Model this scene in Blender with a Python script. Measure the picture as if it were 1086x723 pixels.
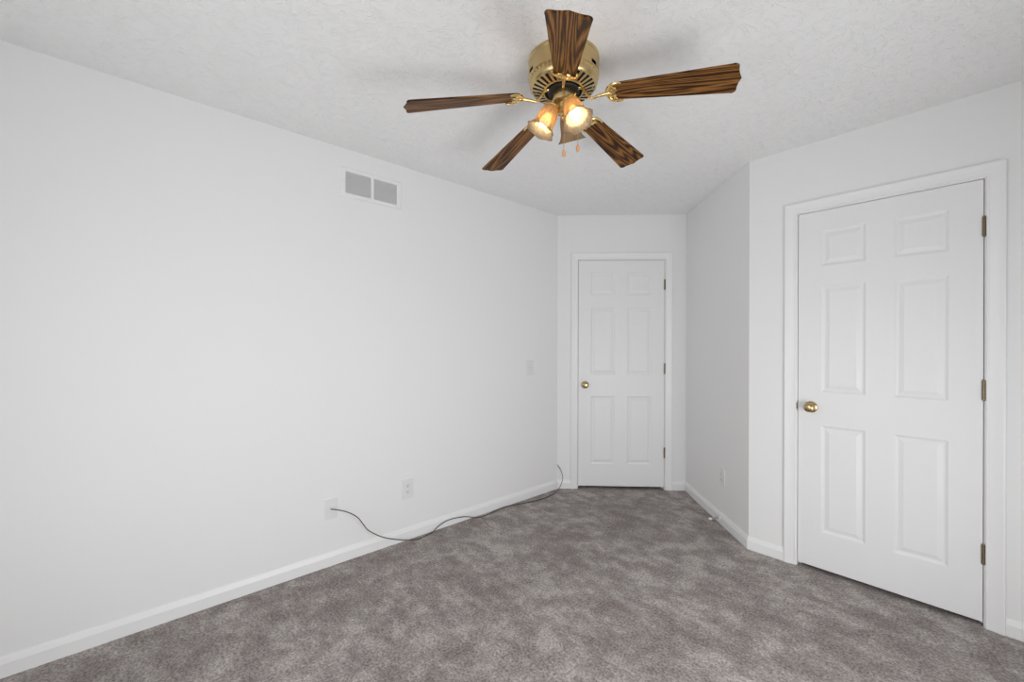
import bpy, bmesh, math, random
from mathutils import Vector, Matrix, noise as mnoise

for o in list(bpy.data.objects):
    bpy.data.objects.remove(o, do_unlink=True)
scene = bpy.context.scene
COL = scene.collection
R = math.radians
random.seed(4)

# ------------------------------------------------------------------ room numbers (metres)
H = 2.44
XR, YN = 3.05, 0.31                       # unseen far right wall, unseen near wall
ANG = R(45.6606)
PA = Vector((0, 3.8954)); EB = Vector((math.cos(ANG), math.sin(ANG)))
PB = PA + EB * 1.1333
ER = Vector((math.sin(ANG), -math.cos(ANG)))
PC = PB + ER * 1.0526
LB, LR = 1.1333, 1.0526

# ------------------------------------------------------------------ camera
cd = bpy.data.cameras.new('camera'); cam = bpy.data.objects.new('camera', cd); COL.objects.link(cam)
yaw, rol = R(48.034), R(0.1622)
fw = Vector((-math.sin(yaw), math.cos(yaw), 0)); rt = Vector((math.cos(yaw), math.sin(yaw), 0)); up = Vector((0, 0, 1))
cx = math.cos(rol) * rt + math.sin(rol) * up
cy = -math.sin(rol) * rt + math.cos(rol) * up
CAM = Vector((2.494, 1.1044, 1.2793))
cam.matrix_world = Matrix(((cx.x, cy.x, -fw.x, CAM.x), (cx.y, cy.y, -fw.y, CAM.y), (cx.z, cy.z, -fw.z, CAM.z), (0, 0, 0, 1)))
cd.sensor_fit = 'HORIZONTAL'; cd.sensor_width = 36.0
cd.lens = 440.675 / 1086 * 36.0
cd.shift_y = 4.2945 / 1086
cd.clip_start = 0.01; cd.clip_end = 100
scene.camera = cam

# ------------------------------------------------------------------ world, daylight lamps in unseen windows fitted to the light, exposure
w = bpy.data.worlds.new('sky'); scene.world = w; w.use_nodes = True
bg = w.node_tree.nodes['Background']; bg.inputs['Color'].default_value = (0.92, 0.96, 1.0, 1); bg.inputs['Strength'].default_value = 0.4

def area(name, loc, rot, sx, sy, power, color=(1, 1, 1)):
    l = bpy.data.lights.new(name, 'AREA'); l.shape = 'RECTANGLE'; l.size = sx; l.size_y = sy; l.energy = power; l.color = color
    o = bpy.data.objects.new(name, l); COL.objects.link(o); o.location = loc; o.rotation_euler = rot
    return o
# unseen window openings, placed and sized for the light they give: near wall (x0,x1,z0,z1) and far right wall (y0,y1,z0,z1)
WN = (1.05, 2.15, 0.35, 1.6)
WR = (1.45, 2.95, 0.12, 1.25)
area('daylight', ((WN[0] + WN[1]) / 2, YN - 0.075, (WN[2] + WN[3]) / 2), (R(100), 0, 0), WN[1] - WN[0] - 0.1, WN[3] - WN[2] - 0.1, 15.0, (0.98, 0.99, 1))  # area lamp standing for daylight, tipped up to brighten the ceiling
area('daylight', (XR + 0.075, (WR[0] + WR[1]) / 2, (WR[2] + WR[3]) / 2), (R(90), 0, R(90)), WR[1] - WR[0] - 0.1, WR[3] - WR[2] - 0.1, 33.5, (0.98, 0.99, 1))

vs = scene.view_settings
scene.display_settings.display_device = 'sRGB'
vs.view_transform = 'Standard'; vs.look = 'None'; vs.gamma = 1.0; vs.exposure = 0.0; vs.use_curve_mapping = False

# ------------------------------------------------------------------ materials
def srgb(r, g, b):
    f = lambda c: (c / 255 / 12.92) if c / 255 <= 0.04045 else ((c / 255 + 0.055) / 1.055) ** 2.4
    return (f(r), f(g), f(b), 1)
def mat(name, color, rough=0.5, metal=0.0, spec=0.5):
    m = bpy.data.materials.new(name); m.use_nodes = True
    p = m.node_tree.nodes['Principled BSDF']
    p.inputs['Base Color'].default_value = color; p.inputs['Roughness'].default_value = rough
    p.inputs['Metallic'].default_value = metal; p.inputs['Specular IOR Level'].default_value = spec
    return m
def N(m, t, **kw):
    n = m.node_tree.nodes.new(t)
    for k, v in kw.items():
        if k in n.inputs: n.inputs[k].default_value = v
        else: setattr(n, k, v)
    return n
def L(m, a, b): m.node_tree.links.new(a, b)
def P(m): return m.node_tree.nodes['Principled BSDF']
def objcoord(m, scale=(1, 1, 1)):
    tc = N(m, 'ShaderNodeTexCoord'); mp = N(m, 'ShaderNodeMapping'); mp.inputs['Scale'].default_value = scale
    L(m, tc.outputs['Object'], mp.inputs['Vector']); return mp.outputs['Vector']
def bump(m, h, strength, dist):
    b = N(m, 'ShaderNodeBump'); b.inputs['Strength'].default_value = strength; b.inputs['Distance'].default_value = dist
    L(m, h, b.inputs['Height']); L(m, b.outputs['Normal'], P(m).inputs['Normal']); return b
def ramp(m, fac, stops):
    r = N(m, 'ShaderNodeValToRGB'); e = r.color_ramp.elements
    while len(e) < len(stops): e.new(0.5)
    for i, (p, c) in enumerate(stops): e[i].position = p; e[i].color = c
    L(m, fac, r.inputs['Fac']); return r.outputs['Color']

M = {}
# painted wall: faint roller stipple
m = M['wall'] = mat('wall_paint', (0.90, 0.90, 0.90, 1), 0.6, 0, 0.3)
n = N(m, 'ShaderNodeTexNoise', Scale=220.0, Detail=2.0); L(m, objcoord(m), n.inputs['Vector']); bump(m, n.outputs['Fac'], 0.15, 0.001)
# ceiling: stomped plaster with curved brush ridges
m = M['ceiling'] = mat('ceiling_texture', (0.93, 0.93, 0.93, 1), 0.85, 0, 0.2)
v = objcoord(m)
nz = N(m, 'ShaderNodeTexNoise', Scale=14.0, Detail=1.0); L(m, v, nz.inputs['Vector'])
sc = N(m, 'ShaderNodeVectorMath', operation='SCALE'); sc.inputs['Scale'].default_value = 0.13; L(m, nz.outputs['Color'], sc.inputs[0])
ad = N(m, 'ShaderNodeVectorMath', operation='ADD'); L(m, v, ad.inputs[0]); L(m, sc.outputs[0], ad.inputs[1])
wv = N(m, 'ShaderNodeTexWave', Scale=26.0, Distortion=7.0, Detail=2.0); wv.inputs['Detail Scale'].default_value = 1.8; L(m, ad.outputs[0], wv.inputs['Vector'])
n2 = N(m, 'ShaderNodeTexNoise', Scale=34.0, Detail=2.0); L(m, ad.outputs[0], n2.inputs['Vector'])
n3 = ramp(m, n2.outputs['Fac'], [(0.42, (0, 0, 0, 1)), (0.62, (1, 1, 1, 1))])
pw = N(m, 'ShaderNodeMath', operation='POWER'); L(m, wv.outputs['Fac'], pw.inputs[0]); pw.inputs[1].default_value = 2.0
ml = N(m, 'ShaderNodeMath', operation='MULTIPLY'); L(m, pw.outputs[0], ml.inputs[0]); L(m, n3, ml.inputs[1])
bump(m, ml.outputs[0], 0.52, 0.0036)
M['trim'] = mat('trim_paint', (0.91, 0.91, 0.91, 1), 0.35, 0, 0.45)
M['door'] = mat('door_paint', (0.885, 0.885, 0.89, 1), 0.4, 0, 0.45)
M['plate'] = mat('white_plastic', (0.84, 0.84, 0.84, 1), 0.3)
M['dark'] = mat('dark_slot', (0.02, 0.02, 0.02, 1), 0.6)
M['grey'] = mat('grey_metal', (0.76, 0.76, 0.77, 1), 0.5)
M['rubber'] = mat('cable_jacket', (0.035, 0.033, 0.032, 1), 0.35)
M['hinge'] = mat('antique_brass', (0.23, 0.185, 0.115, 1), 0.38, 0.9)
M['knob'] = mat('aged_brass', (0.50, 0.38, 0.20, 1), 0.2, 1.0)
M['housing'] = mat('antique_brass_shell', (0.60, 0.455, 0.225, 1), 0.3, 0.95)
M['gold'] = mat('polished_brass', (0.86, 0.64, 0.28, 1), 0.17, 1.0)
M['motor'] = mat('dark_motor', (0.012, 0.009, 0.006, 1), 0.6)
M['steel'] = mat('screw_steel', (0.6, 0.6, 0.6, 1), 0.35, 0.8)
M['fob'] = mat('wood_fob', (0.72, 0.38, 0.20, 1), 0.35)
M['outside'] = mat('lawn', (0.12, 0.18, 0.06, 1), 0.9)
# carpet: speckled pile with trodden patches where the nap lies the other way
m = M['carpet'] = mat('carpet_pile', (0.2, 0.18, 0.17, 1), 0.95, 0, 0.1)
v = objcoord(m)
def nz(scale, detail=2.0, rough=0.5, vec=v, dist=0.0):
    n_ = N(m, 'ShaderNodeTexNoise', Scale=scale, Detail=detail, Roughness=rough, Distortion=dist); L(m, vec, n_.inputs['Vector']); return n_.outputs['Fac']
def mad(a_, k, c_):
    n_ = N(m, 'ShaderNodeMath', operation='MULTIPLY_ADD'); L(m, a_, n_.inputs[0]); n_.inputs[1].default_value = k
    if isinstance(c_, float): n_.inputs[2].default_value = c_
    else: L(m, c_, n_.inputs[2])
    return n_.outputs[0]
mp2 = N(m, 'ShaderNodeMapping'); mp2.inputs['Scale'].default_value = (1.0, 2.6, 1); mp2.inputs['Rotation'].default_value = (0, 0, R(-50)); L(m, v, mp2.inputs['Vector'])
pv = mad(nz(2.0, 2.0), 0.22, mad(nz(8.0, 3.0, 0.6, v, 0.3), 0.35, mad(nz(5.0, 3.0, 0.55, mp2.outputs['Vector']), 0.20, mad(nz(19.0, 3.0, 0.6, v, 0.4), 0.23, 0.0))))
patch = ramp(m, pv, [(0.42, (0.285, 0.252, 0.237, 1)), (0.48, (0.345, 0.309, 0.292, 1)), (0.52, (0.395, 0.357, 0.338, 1)), (0.575, (0.50, 0.458, 0.435, 1))])
sp = N(m, 'ShaderNodeTexNoise', Scale=95.0, Detail=3.0, Roughness=0.75); L(m, v, sp.inputs['Vector'])
spk = ramp(m, sp.outputs['Fac'], [(0.30, (0.42, 0.41, 0.40, 1)), (0.5, (0.97, 0.97, 0.97, 1)), (0.70, (1.5, 1.5, 1.5, 1))])
mm = N(m, 'ShaderNodeMix', data_type='RGBA', blend_type='MULTIPLY'); mm.inputs[0].default_value = 1.0
L(m, patch, mm.inputs[6]); L(m, spk, mm.inputs[7]); L(m, mm.outputs[2], P(m).inputs['Base Color'])
bump(m, sp.outputs['Fac'], 0.8, 0.007)
# oak blade: long grain with cathedral figure
m = M['wood'] = mat('dark_oak', (0.1, 0.05, 0.02, 1), 0.45, 0, 0.14)
tc = N(m, 'ShaderNodeTexCoord'); oi = N(m, 'ShaderNodeObjectInfo')
of = N(m, 'ShaderNodeVectorMath', operation='ADD')
cm = N(m, 'ShaderNodeCombineXYZ'); rm = N(m, 'ShaderNodeMath', operation='MULTIPLY'); rm.inputs[1].default_value = 7.0
L(m, oi.outputs['Random'], rm.inputs[0]); L(m, rm.outputs[0], cm.inputs['X']); L(m, rm.outputs[0], cm.inputs['Z'])
L(m, tc.outputs['Object'], of.inputs[0]); L(m, cm.outputs[0], of.inputs[1])
mp = N(m, 'ShaderNodeMapping'); mp.inputs['Scale'].default_value = (0.8, 13, 13); L(m, of.outputs[0], mp.inputs['Vector'])
g1 = N(m, 'ShaderNodeTexNoise', Scale=1.0, Detail=2.0, Roughness=0.4, Distortion=0.2); L(m, mp.outputs['Vector'], g1.inputs['Vector'])
gm = N(m, 'ShaderNodeMath', operation='MULTIPLY'); gm.inputs[1].default_value = 105.0; L(m, g1.outputs['Fac'], gm.inputs[0])
gs = N(m, 'ShaderNodeMath', operation='SINE'); L(m, gm.outputs[0], gs.inputs[0])
mp3 = N(m, 'ShaderNodeMapping'); mp3.inputs['Scale'].default_value = (14, 330, 330); L(m, of.outputs[0], mp3.inputs['Vector'])
g2 = N(m, 'ShaderNodeTexNoise', Scale=1.0, Detail=2.0); L(m, mp3.outputs['Vector'], g2.inputs['Vector'])
ga = N(m, 'ShaderNodeMath', operation='MULTIPLY_ADD'); L(m, gs.outputs[0], ga.inputs[0]); ga.inputs[1].default_value = 0.28; L(m, g2.outputs['Fac'], ga.inputs[2])
gc = ramp(m, ga.outputs[0], [(0.20, (0.022, 0.009, 0.003, 1)), (0.46, (0.105, 0.041, 0.0105, 1)), (0.82, (0.30, 0.135, 0.036, 1))])
L(m, gc, P(m).inputs['Base Color']); bump(m, ga.outputs[0], 0.12, 0.001)
# amber frosted glass
m = M['shade'] = bpy.data.materials.new('amber_frosted_glass'); m.use_nodes = True
nt = m.node_tree; nt.nodes.remove(nt.nodes['Principled BSDF']); out = nt.nodes['Material Output']
tl = N(m, 'ShaderNodeBsdfTranslucent'); tl.inputs['Color'].default_value = (0.42, 0.265, 0.10, 1)
df = N(m, 'ShaderNodeBsdfDiffuse'); df.inputs['Color'].default_value = (0.50, 0.42, 0.30, 1)
gl = N(m, 'ShaderNodeBsdfGlossy'); gl.inputs['Roughness'].default_value = 0.15
tr = N(m, 'ShaderNodeBsdfTransparent'); tr.inputs['Color'].default_value = (0.90, 0.78, 0.58, 1)
a1 = N(m, 'ShaderNodeMixShader'); a1.inputs[0].default_value = 0.45; L(m, df.outputs[0], a1.inputs[1]); L(m, tl.outputs[0], a1.inputs[2])
a2 = N(m, 'ShaderNodeMixShader'); a2.inputs[0].default_value = 0.25; L(m, a1.outputs[0], a2.inputs[1]); L(m, tr.outputs[0], a2.inputs[2])
a3 = N(m, 'ShaderNodeMixShader'); a3.inputs[0].default_value = 0.06; L(m, a2.outputs[0], a3.inputs[1]); L(m, gl.outputs[0], a3.inputs[2])
L(m, a3.outputs[0], out.inputs['Surface'])
# lit bulb
m = M['bulb'] = bpy.data.materials.new('lit_bulb'); m.use_nodes = True
P(m).inputs['Base Color'].default_value = (1, 0.95, 0.85, 1)
P(m).inputs['Emission Color'].default_value = (1.0, 0.80, 0.50, 1); P(m).inputs['Emission Strength'].default_value = 20.0
M['bulb_off'] = mat('unlit_bulb', (0.85, 0.84, 0.80, 1), 0.2)
# window glass
m = M['glass'] = bpy.data.materials.new('window_glass'); m.use_nodes = True
nt = m.node_tree; nt.nodes.remove(nt.nodes['Principled BSDF']); out = nt.nodes['Material Output']
tr = N(m, 'ShaderNodeBsdfTransparent'); gl = N(m, 'ShaderNodeBsdfGlossy'); gl.inputs['Roughness'].default_value = 0.02
a1 = N(m, 'ShaderNodeMixShader'); a1.inputs[0].default_value = 0.06; L(m, tr.outputs[0], a1.inputs[1]); L(m, gl.outputs[0], a1.inputs[2]); L(m, a1.outputs[0], out.inputs['Surface'])

# ------------------------------------------------------------------ mesh helpers
class MB:
    def __init__(s): s.bm = bmesh.new()
    def v(s, p): return s.bm.verts.new(p)
    def f(s, vs):
        try: return s.bm.faces.new(vs)
        except ValueError: return None
    def prism(s, poly, z0, z1):                     # polygon in plan, extruded up
        a = [s.v((x, y, z0)) for x, y in poly]; b = [s.v((x, y, z1)) for x, y in poly]
        n = len(poly); s.f(a[::-1]); s.f(b)
        for i in range(n): s.f([a[i], a[(i + 1) % n], b[(i + 1) % n], b[i]])
    def box(s, x0, x1, y0, y1, z0, z1, bev=0.0):
        t = bmesh.new(); bmesh.ops.create_cube(t, size=1)
        for q in t.verts: q.co = ((x0 + x1) / 2 + q.co.x * (x1 - x0), (y0 + y1) / 2 + q.co.y * (y1 - y0), (z0 + z1) / 2 + q.co.z * (z1 - z0))
        if bev: bmesh.ops.bevel(t, geom=t.edges[:], offset=bev, segments=2, affect='EDGES', profile=0.5)
        s.merge(t)
    def merge(s, t, mtx=None):
        if mtx is not None: bmesh.ops.transform(t, matrix=mtx, verts=t.verts)
        me = bpy.data.meshes.new('tmp'); t.to_mesh(me); t.free(); s.bm.from_mesh(me); bpy.data.meshes.remove(me)
    def lathe(s, prof, seg=32, mtx=None, mod=None, skip=None):
        # prof: list of (r, z); mod(i, ang, r) -> r ; skip(i, j) -> True drops that face (a hole)
        rings = []
        for i, (r, z) in enumerate(prof):
            if r < 1e-6:
                q = Vector((0, 0, z)); rings.append([s.v(mtx @ q if mtx else q)]); continue
            ring = []
            for j in range(seg):
                a = 2 * math.pi * j / seg; rr = mod(i, a, r, j) if mod else r
                q = Vector((rr * math.cos(a), rr * math.sin(a), z)); ring.append(s.v(mtx @ q if mtx else q))
            rings.append(ring)
        for i in range(len(rings) - 1):
            a, b = rings[i], rings[i + 1]
            for j in range(seg):
                if skip and skip(i, j): continue
                k = (j + 1) % seg
                if len(a) == 1 and len(b) == 1: continue
                if len(a) == 1: s.f([a[0], b[j], b[k]])
                elif len(b) == 1: s.f([a[j], a[k], b[0]])
                else: s.f([a[j], a[k], b[k], b[j]])
    def tube(s, pts, r, seg=10, caps=True):
        pts = [Vector(p) for p in pts]; n = len(pts)
        rad = r if callable(r) else (lambda t: r)
        t0 = (pts[1] - pts[0]).normalized(); u = t0.orthogonal().normalized(); rings = []
        for i in range(n):
            t = (pts[min(i + 1, n - 1)] - pts[max(i - 1, 0)]).normalized()
            u = (u - t * u.dot(t)).normalized(); w_ = t.cross(u); rr = rad(i / (n - 1))
            rings.append([s.v(pts[i] + (u * math.cos(2 * math.pi * j / seg) + w_ * math.sin(2 * math.pi * j / seg)) * rr) for j in range(seg)])
        for i in range(n - 1):
            for j in range(seg):
                k = (j + 1) % seg; s.f([rings[i][j], rings[i][k], rings[i + 1][k], rings[i + 1][j]])
        if caps: s.f(rings[0][::-1]); s.f(rings[-1])
    def build(s, name, material, parent=None, loc=(0, 0, 0), rotz=0.0, sharp=32, mtx=None):
        bm = s.bm
        bmesh.ops.recalc_face_normals(bm, faces=bm.faces)
        for f_ in bm.faces: f_.smooth = True
        for e in bm.edges:
            if len(e.link_faces) == 2 and e.calc_face_angle(0) > R(sharp): e.smooth = False
        me = bpy.data.meshes.new(name); bm.to_mesh(me); bm.free()
        me.materials.append(material)
        o = bpy.data.objects.new(name, me); COL.objects.link(o)
        if parent: o.parent = parent
        if mtx is not None: o.matrix_local = mtx
        else: o.location = loc; o.rotation_euler = (0, 0, rotz)
        return o
def tag(o, label=None, cat=None, group=None, kind=None):
    if label: o['label'] = label
    if cat: o['category'] = cat
    if group: o['group'] = group
    if kind: o['kind'] = kind
    return o
def empty(name, loc, rotz=0.0):
    o = bpy.data.objects.new(name, None); COL.objects.link(o); o.location = loc; o.rotation_euler = (0, 0, rotz); o.empty_display_size = 0.1
    return o
def spline(ctrl, n=8):                              # Catmull-Rom through the control points
    c = [Vector(p) for p in ctrl]; c = [c[0] * 2 - c[1]] + c + [c[-1] * 2 - c[-2]]; out = []
    for i in range(1, len(c) - 2):
        p0, p1, p2, p3 = c[i - 1:i + 3]
        for k in range(n):
            t = k / n
            out.append(0.5 * ((2 * p1) + (p2 - p0) * t + (2 * p0 - 5 * p1 + 4 * p2 - p3) * t * t + (3 * p1 - p0 - 3 * p2 + p3) * t ** 3))
    out.append(c[-2]); return out

# every wall has its own frame: x along the wall to the right, y into the wall, z up
ROT_L, ROT_B, ROT_R, ROT_D = R(90), ANG, ANG - R(90), 0.0
ORG_L, ORG_B, ORG_R, ORG_D = (0, 0, 0), (PA.x, PA.y, 0), (PB.x, PB.y, 0), (0, PC.y, 0)
TW = 0.14                                           # wall thickness
cotA = 1 / math.tan(R(180 - 44.3394) / 2)           # inner corner A and the outward one at C

# ------------------------------------------------------------------ floor and ceiling
b = MB(); b.prism([(-0.2, YN - 0.2), (XR + 0.2, YN - 0.2), (XR + 0.2, PC.y + 0.16), (PC.x + 0.2, PC.y + 0.16), (PB.x + 0.2, PB.y + 0.25), (PB.x - 0.2, PB.y + 0.25), (-0.2, PA.y + 0.3)], -0.1, 0)
tag(b.build('floor', M['carpet']), 'grey brown cut pile carpet with trodden patches', 'carpet', kind='structure')
b = MB(); b.prism([(-0.2, YN - 0.2), (XR + 0.2, YN - 0.2), (XR + 0.2, PC.y + 0.16), (PC.x + 0.2, PC.y + 0.16), (PB.x + 0.2, PB.y + 0.25), (PB.x - 0.2, PB.y + 0.25), (-0.2, PA.y + 0.3)], H, H + 0.1)
tag(b.build('ceiling', M['ceiling']), 'white stomp textured plaster ceiling', 'ceiling', kind='structure')

# ------------------------------------------------------------------ walls
def wall(name, org, rot, u0, u1, e0, e1, label, niche=None, hole=None):
    # e0 / e1: how far each end runs on per metre of depth (mitre)
    b = MB(); top = H + 0.02; bot = -0.02
    def piece(ua, ub, z0, z1, left, right):
        b.prism([(ua, 0), (ub, 0), (ub + (e1 * TW if right else 0), TW), (ua - (e0 * TW if left else 0), TW)], z0, z1)
    if niche or hole:
        a, c, zb, zt = (niche[0], niche[1], bot, niche[2]) if niche else hole
        piece(u0, a, bot, top, True, False); piece(c, u1, bot, top, False, True); piece(a, c, zt, top, False, False)
        if niche:                                    # unlit space behind the closed door
            b.box(a - 0.02, c + 0.02, 0.62, 0.64, bot, zt); b.box(a - 0.02, a, TW, 0.62, bot, zt); b.box(c, c + 0.02, TW, 0.62, bot, zt)
            b.box(a - 0.02, c + 0.02, TW, 0.64, zt, zt + 0.02); b.box(a - 0.02, c + 0.02, TW, 0.64, bot - 0.02, bot)
        else: piece(a, c, bot, zb, False, False)
    else: piece(u0, u1, bot, top, True, True)
    return tag(b.build(name, M['wall'], None, org, rot), label, 'wall', kind='structure')
D1 = (0.186, 0.943, 2.034); D2 = (1.8075, 2.5225, 2.042)       # door leaves: left, right, top
JT = 0.018; GAP = 0.003
nich = lambda d: (d[0] - GAP - JT, d[1] + GAP + JT, d[2] + GAP + JT)
wall('wall_left', ORG_L, ROT_L, YN, PA.y, 1, cotA, 'long white wall on the left with the air vent')
wall('wall_back', ORG_B, ROT_B, 0, LB, cotA, 1, 'short white angled wall around the farther door', niche=nich(D1))
wall('wall_alcove', ORG_R, ROT_R, 0, LR, 1, -math.tan(R(22.17)), 'short white wall between the two doors')
wall('wall_right', ORG_D, ROT_D, PC.x, XR, -math.tan(R(22.17)), 1, 'white wall on the right around the nearer door', niche=nich(D2))
wall('wall_near', (XR, YN, 0), R(180), 0, XR, 1, 1, 'white window wall behind the viewer', hole=(XR - WN[1], XR - WN[0], WN[2], WN[3]))
wall('wall_far_right', (XR, PC.y, 0), R(-90), 0, PC.y - YN, 1, 1, 'white window wall to the right of the viewer', hole=(PC.y - WR[1], PC.y - WR[0], WR[2], WR[3]))

def window(name, org, rot, u0, u1, z0, z1, label):
    root = empty(name, org, rot); tag(root, label, 'window', kind='structure')
    b = MB(); fr = 0.05
    b.box(u0, u0 + fr, 0.02, 0.10, z0, z1, .004); b.box(u1 - fr, u1, 0.02, 0.10, z0, z1, .004)
    b.box(u0 + fr, u1 - fr, 0.02, 0.10, z0, z0 + fr, .004); b.box(u0 + fr, u1 - fr, 0.02, 0.10, z1 - fr, z1, .004)
    zm = (z0 + z1) / 2; b.box(u0 + fr, u1 - fr, 0.03, 0.09, zm - 0.02, zm + 0.02, .004)
    b.build('window_frame', M['trim'], root)
    for a, c in ((z0 + fr, zm - 0.02), (zm + 0.02, z1 - fr)):
        b = MB(); b.box(u0 + fr, u1 - fr, 0.058, 0.062, a, c); b.build('pane', M['glass'], root)
    b = MB(); b.box(u0 - 0.05, u1 + 0.05, -0.04, 0.02, z0 - 0.025, z0, .004); b.build('window_sill', M['trim'], root)
window('window_1', (XR, YN, 0), R(180), XR - WN[1], XR - WN[0], WN[2], WN[3], 'unseen white sash window behind the viewer, placed and sized for its light')
window('window_2', (XR, PC.y, 0), R(-90), PC.y - WR[1], PC.y - WR[0], WR[2], WR[3], 'unseen white sash window to the right of the viewer, set low for its light')

# ------------------------------------------------------------------ baseboards: profile (offset into the room, height)
BBP = [(0, -0.01), (0.0125, -0.01), (0.0125, 0.053), (0.0085, 0.063), (0.0065, 0.073), (0.004, 0.0775), (0, 0.0775)]
def baseboard(name, org, rot, u0, u1, e0, e1, label):
    b = MB()
    A_ = [b.v((u0 + e0 * o, -o, z)) for o, z in BBP]; B_ = [b.v((u1 - e1 * o, -o, z)) for o, z in BBP]; n = len(BBP)
    for i in range(n): k = (i + 1) % n; b.f([A_[i], A_[k], B_[k], B_[i]])
    b.f(A_[::-1]); b.f(B_)
    return tag(b.build(name, M['trim'], None, org, rot, sharp=20), label, 'baseboard', kind='structure')
CW = 0.060                                           # casing width
c0 = lambda d: d[0] - GAP - 0.005 - CW
c1 = lambda d: d[1] + GAP + 0.005 + CW
tC = math.tan(R(22.17))
baseboard('baseboard_left', ORG_L, ROT_L, YN, PA.y, 1, cotA, 'white baseboard along the long left wall')
baseboard('baseboard_back_left', ORG_B, ROT_B, 0, c0(D1), cotA, 0, 'white baseboard stub left of the farther door')
baseboard('baseboard_back_right', ORG_B, ROT_B, c1(D1), LB, 0, 1, 'white baseboard stub right of the farther door')
baseboard('baseboard_alcove', ORG_R, ROT_R, 0, LR, 1, -tC, 'white baseboard between the two doors')
baseboard('baseboard_right_left', ORG_D, ROT_D, PC.x, c0(D2), -tC, 0, 'white baseboard left of the nearer door')
baseboard('baseboard_right_end', ORG_D, ROT_D, c1(D2), XR, 0, 1, 'white baseboard right of the nearer door')

# ------------------------------------------------------------------ doors and their casings
CP = [(0, 0), (0, 0.008), (0.003, 0.0105), (0.008, 0.0105), (0.010, 0.009), (0.030, 0.011), (0.044, 0.015), (0.052, 0.0165), (0.058, 0.016), (CW, 0.012), (CW, 0)]
def casing(name, org, rot, d, label):
    b = MB(); a, c, t = d[0] - GAP - 0.005, d[1] + GAP + 0.005, d[2] + GAP + 0.005
    rows = [[b.v(p) for p in ((a - w_, -th, -0.01), (a - w_, -th, t + w_), (c + w_, -th, t + w_), (c + w_, -th, -0.01))] for w_, th in CP]
    n = len(CP)
    for i in range(n):
        k = (i + 1) % n
        for j in range(3): b.f([rows[i][j], rows[i][j + 1], rows[k][j + 1], rows[k][j]])
    b.f([r[0] for r in rows]); b.f([r[3] for r in rows][::-1])
    # jamb lining the opening
    x0, x1, zt = d[0] - GAP, d[1] + GAP, d[2] + GAP
    b.box(x0 - JT, x0, 0.0, 0.108, -0.01, zt + JT); b.box(x1, x1 + JT, 0.0, 0.108, -0.01, zt + JT); b.box(x0, x1, 0.0, 0.108, zt, zt + JT)
    # stop the leaf closes on
    b.box(x0, x0 + 0.011, 0.042, 0.075, -0.01, zt); b.box(x1 - 0.011, x1, 0.042, 0.075, -0.01, zt); b.box(x0 + 0.011, x1 - 0.011, 0.042, 0.075, zt - 0.011, zt)
    return tag(b.build(name, M['trim'], None, org, rot, sharp=14), label, 'door casing', kind='structure')

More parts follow.
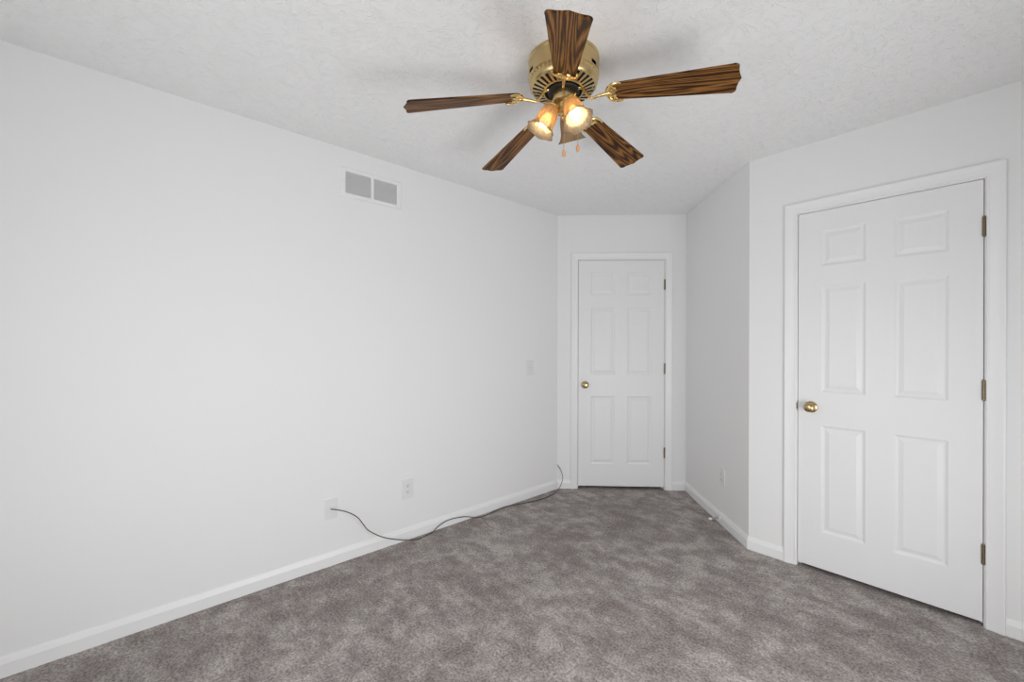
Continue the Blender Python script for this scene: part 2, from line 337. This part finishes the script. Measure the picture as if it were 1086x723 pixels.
def door(name, org, rot, d, zb, cols, rows, knob_u, knob_z, hinge_z, label):
    u0, u1, zt = d; y0, y1 = 0.001, 0.036
    b = MB()
    xs = sorted([u0, u1] + [u0 + q for c in cols for q in c]); zs = sorted([zb, zt] + [q for r in rows for q in r])
    g = {}
    def V(x, y, z):
        k = (round(x, 5), round(y, 5), round(z, 5))
        if k not in g: g[k] = b.v(k)
        return g[k]
    holes = [(u0 + c[0], u0 + c[1], r[0], r[1]) for c in cols for r in rows]
    for i in range(len(xs) - 1):
        for j in range(len(zs) - 1):
            xa, xb, za, zc = xs[i], xs[i + 1], zs[j], zs[j + 1]
            if any(abs(xa - h[0]) < 1e-5 and abs(za - h[2]) < 1e-5 for h in holes): continue
            b.f([V(xa, y0, za), V(xb, y0, za), V(xb, y0, zc), V(xa, y0, zc)])
    for xa, xb, za, zc in holes:                     # sunk moulding and raised field
        prev = [V(xa, y0, za), V(xb, y0, za), V(xb, y0, zc), V(xa, y0, zc)]
        for ins, dep in ((0.003, 0.0015), (0.009, 0.0062), (0.013, 0.0075), (0.019, 0.0075), (0.023, 0.0062), (0.036, 0.0022), (0.038, 0.0016)):
            cur = [b.v((xa + ins, y0 + dep, za + ins)), b.v((xb - ins, y0 + dep, za + ins)), b.v((xb - ins, y0 + dep, zc - ins)), b.v((xa + ins, y0 + dep, zc - ins))]
            for k in range(4): b.f([prev[k], prev[(k + 1) % 4], cur[(k + 1) % 4], cur[k]])
            prev = cur
        b.f(prev)
    # edges and back
    for i in range(len(xs) - 1):
        b.f([V(xs[i], y0, zb), V(xs[i + 1], y0, zb), V(xs[i + 1], y1, zb), V(xs[i], y1, zb)])
        b.f([V(xs[i], y0, zt), V(xs[i + 1], y0, zt), V(xs[i + 1], y1, zt), V(xs[i], y1, zt)])
    for j in range(len(zs) - 1):
        for x in (u0, u1): b.f([V(x, y0, zs[j]), V(x, y0, zs[j + 1]), V(x, y1, zs[j + 1]), V(x, y1, zs[j])])
    for i in range(len(xs) - 1):
        for j in range(len(zs) - 1): b.f([V(xs[i], y1, zs[j]), V(xs[i + 1], y1, zs[j]), V(xs[i + 1], y1, zs[j + 1]), V(xs[i], y1, zs[j + 1])])
    leaf = b.build(name, M['door'], None, org, rot, sharp=12)
    tag(leaf, label, 'door', kind='structure')
    # knob on its rose; local z of the lathe points out of the door (-y)
    mt = Matrix.Translation((knob_u, y0, knob_z)) @ Matrix.Rotation(R(90), 4, 'X')
    b = MB(); b.lathe([(0, 0.058), (0.010, 0.058), (0.0175, 0.0565), (0.0235, 0.052), (0.0262, 0.045), (0.0255, 0.038), (0.021, 0.031), (0.0145, 0.026), (0.0115, 0.020), (0.011, 0.008), (0.011, 0.004)], 40, mt)
    kn = b.build('door_knob', M['knob'], leaf)
    b = MB(); b.lathe([(0.010, 0.009), (0.018, 0.009), (0.027, 0.0065), (0.032, 0.003), (0.033, 0.0)], 40, mt); b.build('rose', M['knob'], kn)
    b = MB(); b.lathe([(0, 0.0600), (0.0028, 0.0600), (0.0032, 0.0565)], 16, mt); b.build('lock_button', M['hinge'], kn)
    for hz in hinge_z:
        b = MB(); cxh = u1 + GAP / 2; hy = -0.0045; n = 5; hl = 0.089
        for q in range(n):
            za = hz - hl / 2 + q * hl / n
            b.lathe([(0, 0.0006), (0.0058, 0.0006), (0.0064, 0.0014), (0.0064, hl / n - 0.0014), (0.0058, hl / n - 0.0006), (0, hl / n - 0.0006)], 16, Matrix.Translation((cxh, hy, za)))
        b.lathe([(0, hl / 2 + 0.004), (0.004, hl / 2 + 0.003), (0.0045, hl / 2), (0.0045, -hl / 2), (0.004, -hl / 2 - 0.003), (0, -hl / 2 - 0.004)], 14, Matrix.Translation((cxh, hy, hz)))
        b.box(cxh - 0.0008, cxh + 0.0008, hy, 0.03, hz - hl / 2, hz + hl / 2)
        b.build('hinge', M['hinge'], leaf)
    return leaf
ROWS = lambda s: [(0.222, 0.826), (1.016, 1.616), (1.728, 1.927)]
casing('trim_1', ORG_B, ROT_B, D1, 'white moulded casing around the farther door')
door('door_1', ORG_B, ROT_B, D1, 0.026, [(0.109, 0.324), (0.433, 0.648)], ROWS(0), D1[0] + 0.060, 0.927, (1.818, 1.074, 0.330), 'white six panel door on the angled back wall, the farther one')
casing('trim_2', ORG_D, ROT_D, D2, 'white moulded casing around the nearer door on the right')
door('door_2', ORG_D, ROT_D, D2, 0.023, [(0.109, 0.3025), (0.4125, 0.606)], [(0.228, 0.830), (1.018, 1.620), (1.731, 1.932)], D2[0] + 0.062, 0.930, (1.826, 1.079, 0.333), 'white six panel door on the right wall, the nearer one')
b = MB(); b.box(D2[0] - GAP - 0.0006, D2[0] - GAP + 0.001, -0.001, 0.03, 0.90, 0.96); b.box(D2[0] - GAP - 0.006, D2[0] - GAP + 0.0006, -0.0014, 0.0008, 0.912, 0.948, .0004)
# strike plate belongs to the nearer casing
b.build('strike_plate', M['hinge'], bpy.data.objects['trim_2'], (0, 0, 0), 0)

# ------------------------------------------------------------------ ceiling fan
FX, FY = 1.368, 2.396
fan = empty('ceiling_fan', (FX, FY, H))
tag(fan, 'antique brass hugger ceiling fan with five dark oak blades and three amber glass shades', 'ceiling fan')
# shell: pierced drum and slotted bowl
prof = [(0.0, 0.0), (0.1435, 0.0), (0.1440, -0.010), (0.1410, -0.013), (0.1405, -0.019), (0.1428, -0.022), (0.1428, -0.040), (0.1428, -0.0575), (0.1428, -0.0715), (0.1425, -0.0765), (0.1395, -0.0785),
        (0.1388, -0.0815), (0.1368, -0.0955), (0.1380, -0.0975), (0.1350, -0.105), (0.1300, -0.1105), (0.1255, -0.1135), (0.0830, -0.1245), (0.079, -0.127), (0.0765, -0.127), (0.0750, -0.124), (0.0750, -0.095)]
def shell_mod(i, a, r, j): return r - 0.0065 * (j % 4 < 2) if i in (11, 12) else r
def shell_skip(i, j): return (i == 7 and (j % 30) < 7) or (i == 16 and (j % 6) < 3)
b = MB(); b.lathe(prof, 180, None, shell_mod, shell_skip); housing = b.build('motor_housing', M['housing'], fan)
b = MB(); b.lathe([(0.0, -0.005), (0.128, -0.005), (0.128, -0.085), (0.116, -0.100), (0.078, -0.112), (0.062, -0.112), (0.062, -0.116), (0, -0.116)], 48); b.build('motor', M['motor'], housing)
b = MB(); b.lathe([(0, -0.114), (0.064, -0.114), (0.066, -0.118), (0.066, -0.127), (0.062, -0.131), (0, -0.131)], 48); b.build('flywheel', M['motor'], fan)
# light fitter below the flywheel
b = MB()
b.lathe([(0, -0.126), (0.030, -0.126), (0.0405, -0.129), (0.043, -0.133), (0.043, -0.160), (0.040, -0.166), (0.030, -0.171), (0.022, -0.174), (0.0195, -0.180), (0.0195, -0.196), (0.0225, -0.199), (0.0225, -0.206), (0.016, -0.213), (0.008, -0.216), (0.006, -0.221), (0.009, -0.227), (0.0095, -0.232), (0.006, -0.238), (0, -0.240)], 40)
fitter = b.build('light_fitter', M['housing'], fan)

# one blade (local x outward from the shaft, y across, underside at -z)
RT, RW, R0, RWT = 0.648, 0.082, 0.192, 0.133
def blade_mesh():
    b = MB(); n = 40; sec = []
    half = lambda x: (RW + (RWT - RW) * (x - R0) / (RT - R0)) / 2
    pts = []                                          # outline, one side root -> tip, then mirrored
    for k in range(7):
        a = R(90) * (1 - k / 6.0); pts.append((R0 + 0.020 - 0.020 * math.sin(a), half(R0) - 0.020 + 0.020 * math.cos(a)))
    for k in range(1, 20): x = R0 + 0.02 + (RT - 0.036 - R0) * k / 20.0; pts.append((x, half(x)))
    rc = 0.016; xe = RT - 0.012
    for k in range(7):
        a = R(90) * k / 6.0; pts.append((xe - rc + rc * math.sin(a), half(xe) - rc + rc * math.cos(a)))
    for k in range(1, 12):                            # ogee up to the middle point
        t = k / 11.0; y = (half(xe) - rc) * (1 - t); pts.append((xe - 0.0012 * math.sin(math.pi * t) + 0.0125 * t ** 1.7 * (1 - 0.12 * t ** 4), y))
    out = pts + [(x, -y) for x, y in reversed(pts[:-1])]
    th, bv = 0.0062, 0.0012
    cxm = 0.42
    def ring(z, ins):
        res = []
        for i, (x, y) in enumerate(out):
            px, py = out[i - 1]; nx, ny = out[(i + 1) % len(out)]
            d = Vector((nx - px, ny - py)).normalized(); nn = Vector((d.y, -d.x))
            if nn.dot(Vector((x - cxm, y))) < 0: nn = -nn
            q = Vector((x, y)) - nn * ins; res.append(b.v((q.x, q.y, z)))
        return res
    r0, r1, r2, r3 = ring(0, bv), ring(bv, 0), ring(th - bv, 0), ring(th, bv)
    m_ = len(out)
    for a, c in ((r0, r1), (r1, r2), (r2, r3)):
        for i in range(m_): k = (i + 1) % m_; b.f([a[i], a[k], c[k], c[i]])
    # fill each face in cross strips so the surface stays clean
    for rr in (r0, r3):
        h = m_ // 2
        for i in range(h):
            a, c, d, e = rr[i], rr[i + 1], rr[m_ - 2 - i] if m_ - 2 - i != i + 1 else None, rr[m_ - 1 - i]
            vv = [a, c] + ([d] if d is not None and d is not c else []) + ([e] if e is not a else [])
            if len(set(vv)) >= 3: b.f(vv)
    return b
# blade iron: bent arm, open shell hugging the blade root, three screws
def iron_mesh(p_hub):
    b = MB(); zb = -0.0015
    ctrl = [p_hub, p_hub + Vector((0.022, 0, -0.004)), Vector((0.115, 0, -0.016)), Vector((0.145, 0, -0.012)), Vector((0.172, 0, -0.006)), Vector((0.192, 0, -0.004))]
    b.tube(spline(ctrl, 6), lambda t: 0.0085 - 0.0035 * math.sin(math.pi * min(1, t * 1.1)), 12)
    # crescent
    n = 28; cxm = 0.222
    for s_ in (1,):
        path = []
        for k in range(n + 1):
            a = R(68) + R(224) * k / n
            path.append(Vector((cxm + 0.042 * math.cos(a), 0.0455 * math.sin(a), zb - 0.002)))
        b.tube(path, lambda t: 0.0035 + 0.0035 * math.sin(math.pi * t), 10)
    # shell lobes filling the crescent's back
    for k in range(-2, 3):
        a = R(180 + k * 27); d = Vector((math.cos(a), math.sin(a), 0)); base = Vector((cxm, 0, zb - 0.002))
        b.tube([base + d * 0.010, base + d * 0.022, base + d * 0.034, base + d * 0.044], lambda t: 0.0022 + 0.0045 * math.sin(math.pi * (0.15 + 0.7 * t)), 8)
    t_ = bmesh.new(); bmesh.ops.create_uvsphere(t_, u_segments=16, v_segments=10, radius=0.012)
    b.merge(t_, Matrix.Translation((0.188, 0, zb - 0.002)) @ Matrix.Diagonal((1.2, 1, 0.5, 1)))
    for x, y in ((0.196, 0.0), (0.214, 0.026), (0.214, -0.026)):
        b.lathe([(0, -0.0035), (0.003, -0.003), (0.0045, -0.001), (0.0045, 0.003)], 12, Matrix.Translation((x, y, zb - 0.006)))
    return b
ZB = 2.274 - H
droops = (0.275, 0.137, 0.083, 0.105, 0.213)
ph0, pit = R(312.296), -0.203
blade0 = None
for i in range(5):
    a = ph0 + i * R(72)
    e = Vector((math.cos(a), math.sin(a), -droops[i])).normalized()
    t = Vector((-math.sin(a) * math.cos(pit), math.cos(a) * math.cos(pit), math.sin(pit)))
    t = (t - e * t.dot(e)).normalized(); nn = e.cross(t)
    org = Vector((0, 0, ZB + 0.15 * droops[i]))
    mt = Matrix(((e.x, t.x, nn.x, org.x), (e.y, t.y, nn.y, org.y), (e.z, t.z, nn.z, org.z), (0, 0, 0, 1)))
    if blade0 is None: blade0 = blade_mesh().build('blade', M['wood'], fan, mtx=mt)
    else:
        o = blade0.copy(); COL.objects.link(o); o.parent = fan; o.matrix_local = mt
    hub = mt.inverted() @ Vector((math.cos(a) * 0.058, math.sin(a) * 0.058, -0.122))
    iron_mesh(hub).build('blade_arm', M['gold'], fan, mtx=mt)

# three lamps: curved brass arm and socket, fluted bell shade, bulb
AZ = (60, 180, 300)
TILT = R(63)
for k in range(3):
    az = R(AZ[k]); d = rt * math.cos(az) + fw * math.sin(az)
    p0 = d * 0.043 + Vector((0, 0, -0.184))
    ax = (d * math.cos(TILT) + Vector((0, 0, -math.sin(TILT)))).normalized()
    xx = ax.cross(Vector((0, 0, 1))).normalized(); yy = ax.cross(xx)
    mt = Matrix(((xx.x, yy.x, ax.x, p0.x), (xx.y, yy.y, ax.y, p0.y), (xx.z, yy.z, ax.z, p0.z), (0, 0, 0, 1)))
    b = MB()
    b.tube(spline([d * 0.014 + Vector((0, 0, -0.188)), d * 0.030 + Vector((0, 0, -0.180)), p0 - ax * 0.014, p0 + ax * 0.002], 6), 0.0065, 12)
    b.lathe([(0, -0.012), (0.012, -0.012), (0.016, -0.008), (0.022, -0.003), (0.0300, 0.000), (0.0322, 0.003), (0.0322, 0.0095), (0.0310, 0.0105), (0.026, 0.0105), (0.0, 0.0105)], 32, mt)
    for q in range(3):
        aa = R(120 * q + 30); c = mt @ Vector((0.034 * math.cos(aa), 0.034 * math.sin(aa), 0.006))
        b.tube([mt @ Vector((0.030 * math.cos(aa), 0.030 * math.sin(aa), 0.006)), c, mt @ Vector((0.040 * math.cos(aa), 0.040 * math.sin(aa), 0.006))], 0.0026, 8)
    b.build('lamp_arm', M['gold'], fan)
    outer = [(0.0275, 0.003), (0.0300, 0.010), (0.0335, 0.020), (0.0365, 0.033), (0.0385, 0.048), (0.0395, 0.063), (0.0405, 0.077), (0.0440, 0.091), (0.0500, 0.103), (0.0570, 0.111), (0.0600, 0.1135)]
    inner = [(r - 0.0022, z + (0.0006 if i > 7 else 0)) for i, (r, z) in enumerate(outer)]
    pr = outer + inner[::-1]; nO = len(outer)
    def shade_mod(i, a_, r, j, nO=nO):
        q = i if i < nO else 2 * nO - 1 - i
        flute = 0.0007 * math.cos(24 * a_) * min(1, q / 3.0)
        lobe = max(0, (q - 6) / 4.0)
        return r + flute + 0.0038 * lobe * math.cos(6 * a_)
    b = MB(); b.lathe(pr + [pr[0]], 144, mt, shade_mod); sh = b.build('lamp_shade', M['shade'], fan, sharp=60)
    b = MB(); b.lathe([(0, 0.016), (0.0125, 0.016), (0.0125, 0.034), (0.0130, 0.038)], 20, mt); b.build('socket', M['gold'], sh)
    b = MB(); b.lathe([(0.0115, 0.036), (0.0130, 0.042), (0.0175, 0.052), (0.0215, 0.062), (0.0225, 0.070), (0.0205, 0.079), (0.0150, 0.086), (0.0075, 0.0895), (0, 0.0905)], 28, mt); b.build('bulb', M['bulb'] if k else M['bulb_off'], sh)

# two pull chains with turned wooden ends
for off, zs, zf in ((rt * -0.003 - fw * 0.046, -0.150, -0.382), (rt * 0.062 + fw * 0.012, -0.150, -0.335)):
    b = MB(); d = off.normalized()
    b.tube([d * 0.040 + Vector((0, 0, zs)), d * 0.046 + Vector((0, 0, zs - 0.001)), off + Vector((0, 0, zs - 0.010)), off + Vector((0, 0, zs - 0.03))], 0.0022, 8)
    b.tube([off + Vector((0, 0, zs - 0.02)), off + Vector((0, 0, zf))], 0.0009, 6)
    nb_ = int((zs - 0.02 - zf) / 0.004)
    for q in range(nb_):
        t_ = bmesh.new(); bmesh.ops.create_icosphere(t_, subdivisions=1, radius=0.0015); b.merge(t_, Matrix.Translation(off + Vector((0, 0, zs - 0.02 - q * 0.004))))
    ch = b.build('pull_chain', M['housing'], fan)
    b = MB(); b.lathe([(0, 0.002), (0.003, 0.002), (0.0045, -0.003), (0.0068, -0.010), (0.0075, -0.017), (0.0066, -0.024), (0.0045, -0.028), (0, -0.0295)], 20, Matrix.Translation(off + Vector((0, 0, zf)))); b.build('chain_fob', M['fob'], ch)

# ------------------------------------------------------------------ air vent
vent = empty('air_vent', (0, 2.180, 2.2435), ROT_L)
tag(vent, 'white return air vent with two louvred panels high on the left wall', 'air vent')
hw, hh = 0.194, 0.089; ops = [(-0.167, -0.011, -0.0655, 0.0635), (0.007, 0.160, -0.0655, 0.0635)]
b = MB()
xs = [-hw + 0.006, ops[0][0], ops[0][1], ops[1][0], ops[1][1], hw - 0.006]; zs_ = [-hh + 0.006, ops[0][2], ops[0][3], hh - 0.006]
g = {}
def V(x, y, z):
    k = (round(x, 5), round(y, 5), round(z, 5))
    if k not in g: g[k] = b.v(k)
    return g[k]
yf = -0.008
for i in range(5):
    for j in range(3):
        if j == 1 and i in (1, 3):
            xa, xb, za, zc = xs[i], xs[i + 1], zs_[j], zs_[j + 1]
            q = [(xa, za), (xb, za), (xb, zc), (xa, zc)]
            for k in range(4):
                (ax_, az_), (bx_, bz_) = q[k], q[(k + 1) % 4]; b.f([V(ax_, yf, az_), V(bx_, yf, bz_), V(bx_, -0.0005, bz_), V(ax_, -0.0005, az_)])
            continue
        b.f([V(xs[i], yf, zs_[j]), V(xs[i + 1], yf, zs_[j]), V(xs[i + 1], yf, zs_[j + 1]), V(xs[i], yf, zs_[j + 1])])
for i in range(5):
    for z, zo in ((zs_[0], -hh), (zs_[3], hh)):
        xo = lambda x: -hw if x == xs[0] else (hw if x == xs[5] else x)
        b.f([V(xs[i], yf, z), V(xs[i + 1], yf, z), V(xo(xs[i + 1]), -0.0005, zo), V(xo(xs[i]), -0.0005, zo)])
for j in range(3):
    for x, x2 in ((xs[0], -hw), (xs[5], hw)):
        zo = lambda z: -hh if z == zs_[0] else (hh if z == zs_[3] else z)
        b.f([V(x, yf, zs_[j]), V(x, yf, zs_[j + 1]), V(x2, -0.0005, zo(zs_[j + 1])), V(x2, -0.0005, zo(zs_[j]))])
b.build('frame', M['trim'], vent, sharp=15)
for xa, xb, za, zc in ops:
    b = MB(); n = 15; p = (zc - za) / n
    b.box(xa, xb, -0.0012, -0.0004, za, zc)
    for k in range(n):
        z = za + p * (k + 0.5)
        q = [(-0.0068, z - p * 0.46), (-0.0060, z - p * 0.52), (-0.0012, z + p * 0.32), (-0.0018, z + p * 0.42)]
        A_ = [b.v((xa, y, zz)) for y, zz in q]; B_ = [b.v((xb, y, zz)) for y, zz in q]
        for s_ in range(4): s2 = (s_ + 1) % 4; b.f([A_[s_], A_[s2], B_[s2], B_[s_]])
    b.build('louvre_panel', M['grey'], vent)
for x in (-0.181, 0.177):
    b = MB(); b.lathe([(0, 0.0022), (0.0022, 0.0018), (0.0034, 0.0004), (0.0034, 0)], 14, Matrix.Translation((x, yf, -0.001)) @ Matrix.Rotation(R(90), 4, 'X')); b.build('screw', M['plate'], vent)

# ------------------------------------------------------------------ wall plates
def plate_mesh(hw_, hh_, holes=()):
    # pillowed plate with its edge rolled back to the wall
    b = MB(); prev = None
    for ins, y in ((0, 0), (0.0001, -0.0036), (0.0008, -0.0050), (0.0026, -0.0058), (0.0050, -0.006)):
        cur = []
        for sx, sz in ((-1, -1), (1, -1), (1, 1), (-1, 1)):
            cx_, cz_ = sx * (hw_ - ins - 0.003), sz * (hh_ - ins - 0.003)
            a0 = math.atan2(sz, sx)
            for q in range(-2, 3):
                aa = a0 + q * R(22.5); cur.append(b.v((cx_ + 0.003 * math.cos(aa), y, cz_ + 0.003 * math.sin(aa))))
        if prev:
            n = len(cur)
            for k in range(n): b.f([prev[k], prev[(k + 1) % n], cur[(k + 1) % n], cur[k]])
        prev = cur
    b.f(prev); return b
def screw(parent, x, z, y=-0.006, m_='plate'):
    b = MB(); b.lathe([(0, 0.0012), (0.0026, 0.0010), (0.0034, 0.0)], 14, Matrix.Translation((x, y, z)) @ Matrix.Rotation(R(90), 4, 'X')); o = b.build('screw', M[m_], parent)
    return o
def outlet(loc, rot, w_, h_, label, group=None):
    r = empty('wall_outlet', loc, rot); tag(r, label, 'outlet', group)
    plate_mesh(w_ / 2, h_ / 2).build('cover_plate', M['plate'], r)
    for s_ in (1, -1):
        zc = s_ * 0.0195; b = MB(); pts = []
        for q in range(32):
            aa = 2 * math.pi * q / 32; pts.append((0.0172 * math.cos(aa), max(-0.0135, min(0.0135, 0.0172 * math.sin(aa)))))
        A_ = [b.v((x, -0.0055, zc + z)) for x, z in pts]; B_ = [b.v((x, -0.0076, zc + z)) for x, z in pts]; C_ = [b.v((x * 0.95, -0.0082, zc + z * 0.95)) for x, z in pts]
        for k in range(32): k2 = (k + 1) % 32; b.f([A_[k], A_[k2], B_[k2], B_[k]]); b.f([B_[k], B_[k2], C_[k2], C_[k]])
        b.f(C_); sk = b.build('socket', M['plate'], r)
        b = MB(); b.box(-0.0076, -0.0052, -0.0085, -0.0078, zc - 0.001, zc + 0.008); b.box(0.0052, 0.0072, -0.0085, -0.0078, zc, zc + 0.0072)
        b.lathe([(0, 0.0003), (0.0027, 0.0003), (0.0027, -0.0004)], 14, Matrix.Translation((0, -0.0082, zc - 0.0068)) @ Matrix.Rotation(R(90), 4, 'X'))
        b.build('slots', M['dark'], sk)
    screw(r, 0, 0)
    return r
outlet((0, 2.424, 0.333), ROT_L, 0.080, 0.130, 'white duplex outlet on the long left wall, right of the cable plate')
q = PB + ER * 0.700
outlet((q.x, q.y, 0.340), ROT_R, 0.074, 0.122, 'white duplex outlet on the short wall between the two doors')
# coaxial cable plate
cp = empty('cable_wall_plate', (0, 1.936, 0.3285), ROT_L); tag(cp, 'white wall plate on the left wall with a black cable coming out', 'wall plate')
plate_mesh(0.035, 0.0585).build('cover_plate', M['plate'], cp)
screw(cp, 0, 0.041); screw(cp, 0, -0.041)
b = MB(); mt = Matrix.Translation((0, -0.006, 0)) @ Matrix.Rotation(R(90), 4, 'X')
b.lathe([(0, 0.004), (0.0045, 0.004), (0.0062, 0.003), (0.0062, -0.0005)], 6, mt); b.lathe([(0, 0.012), (0.0042, 0.012), (0.0046, 0.011), (0.0046, 0.003)], 18, mt); b.build('jack', M['steel'], cp)
# light switch
sw = empty('light_switch', (0, 3.5475, 1.0885), ROT_L); tag(sw, 'white toggle light switch at the far end of the left wall', 'light switch')
plate_mesh(0.040, 0.061).build('cover_plate', M['plate'], sw)
screw(sw, 0, 0.030); screw(sw, 0, -0.030)
b = MB(); b.box(-0.0052, 0.0052, -0.0068, -0.0055, -0.012, 0.012, .0006); t_ = bmesh.new(); bmesh.ops.create_cube(t_, size=1)
for vv in t_.verts:
    tap = 1.0 if vv.co.y > 0 else 0.8
    vv.co = (vv.co.x * 0.0085 * tap, vv.co.y * 0.014, vv.co.z * 0.009 * tap)
bmesh.ops.bevel(t_, geom=t_.edges[:], offset=0.0008, segments=2, affect='EDGES')
b.merge(t_, Matrix.Translation((0, -0.0115, 0.003)) @ Matrix.Rotation(R(24), 4, 'X')); b.build('toggle', M['plate'], sw)

# ------------------------------------------------------------------ spring door stop on the alcove baseboard
q = PB + ER * 0.688
ds = empty('door_stop', (q.x, q.y, 0.040), ROT_R); tag(ds, 'spring door stop with white tip on the baseboard between the doors', 'door stop')
o0 = -0.0125
b = MB(); mt = Matrix.Translation((0, o0, 0)) @ Matrix.Rotation(R(90), 4, 'X')
b.lathe([(0, 0.010), (0.006, 0.010), (0.009, 0.006), (0.0115, 0.001), (0.0115, 0.0)], 20, mt); b.build('base', M['plate'], ds)
b = MB(); pts = [Vector((0.0058 * math.cos(t * 0.52), o0 - 0.008 - 0.056 * t / 190.0, 0.0058 * math.sin(t * 0.52) - 0.006 * (t / 190.0) ** 2)) for t in range(191)]
b.tube(pts, 0.0012, 6); b.build('spring', M['steel'], ds)
b = MB(); b.lathe([(0.0068, 0.060), (0.0082, 0.064), (0.0085, 0.074), (0.0065, 0.079), (0, 0.080)], 20, Matrix.Translation((0, 0, -0.006)) @ mt); b.lathe([(0.0068, 0.060), (0, 0.060)], 20, Matrix.Translation((0, 0, -0.006)) @ mt); b.build('tip', M['plate'], ds)

# ------------------------------------------------------------------ black cable: out of the plate, over the baseboard, along the wall foot, up into the corner
cpts = [(0.0165, 1.936, 0.3285), (0.0215, 1.9400, 0.3284), (0.0400, 1.9613, 0.3254), (0.0550, 2.0135, 0.3029), (0.0620, 2.0679, 0.2610), (0.0600, 2.1051, 0.2068), (0.0550, 2.1450, 0.1539), (0.0450, 2.2403, 0.0830), (0.0360, 2.3600, 0.0265),
        (0.0511, 2.4581, 0.0040), (0.0469, 2.5241, 0.0040), (0.0330, 2.5960, 0.0060), (0.0220, 2.6610, 0.0314), (0.0185, 2.7432, 0.0449), (0.0220, 2.8665, 0.0325), (0.0330, 2.9422, 0.0100), (0.0500, 2.9964, 0.0040), (0.0392, 3.1268, 0.0040),
        (0.0230, 3.2478, 0.0040), (0.0510, 3.3672, 0.0040), (0.0900, 3.5118, 0.0040), (0.0985, 3.6576, 0.0040), (0.0800, 3.7700, 0.0060), (0.0850, 3.8180, 0.0300), (0.0960, 3.8330, 0.0640), (0.0930, 3.8618, 0.1012), (0.0681, 3.8864, 0.1397), (0.0317, 3.8963, 0.1837), (0.0045, 3.8925, 0.2100)]
b = MB(); b.tube(spline(cpts, 8), 0.0027, 10)
tag(b.build('cable', M['rubber']), 'black cable running from the wall plate along the baseboard up into the back left corner', 'cable')
wpts = [(0.0610, 2.9925, 0.002), (0.0800, 2.9935, 0.0018), (0.1050, 2.9860, 0.0015), (0.1429, 2.9678, 0.0015), (0.2095, 2.9490, 0.0015), (0.2506, 2.9497, 0.0015), (0.2737, 2.9690, 0.0012)]
b = MB(); b.tube(spline(wpts, 8), 0.0013, 8)
tag(b.build('thin_wire', mat('brown_wire', (0.13, 0.10, 0.075, 1), 0.5)), 'thin brown wire end curling away from the black cable onto the carpet', 'wire')
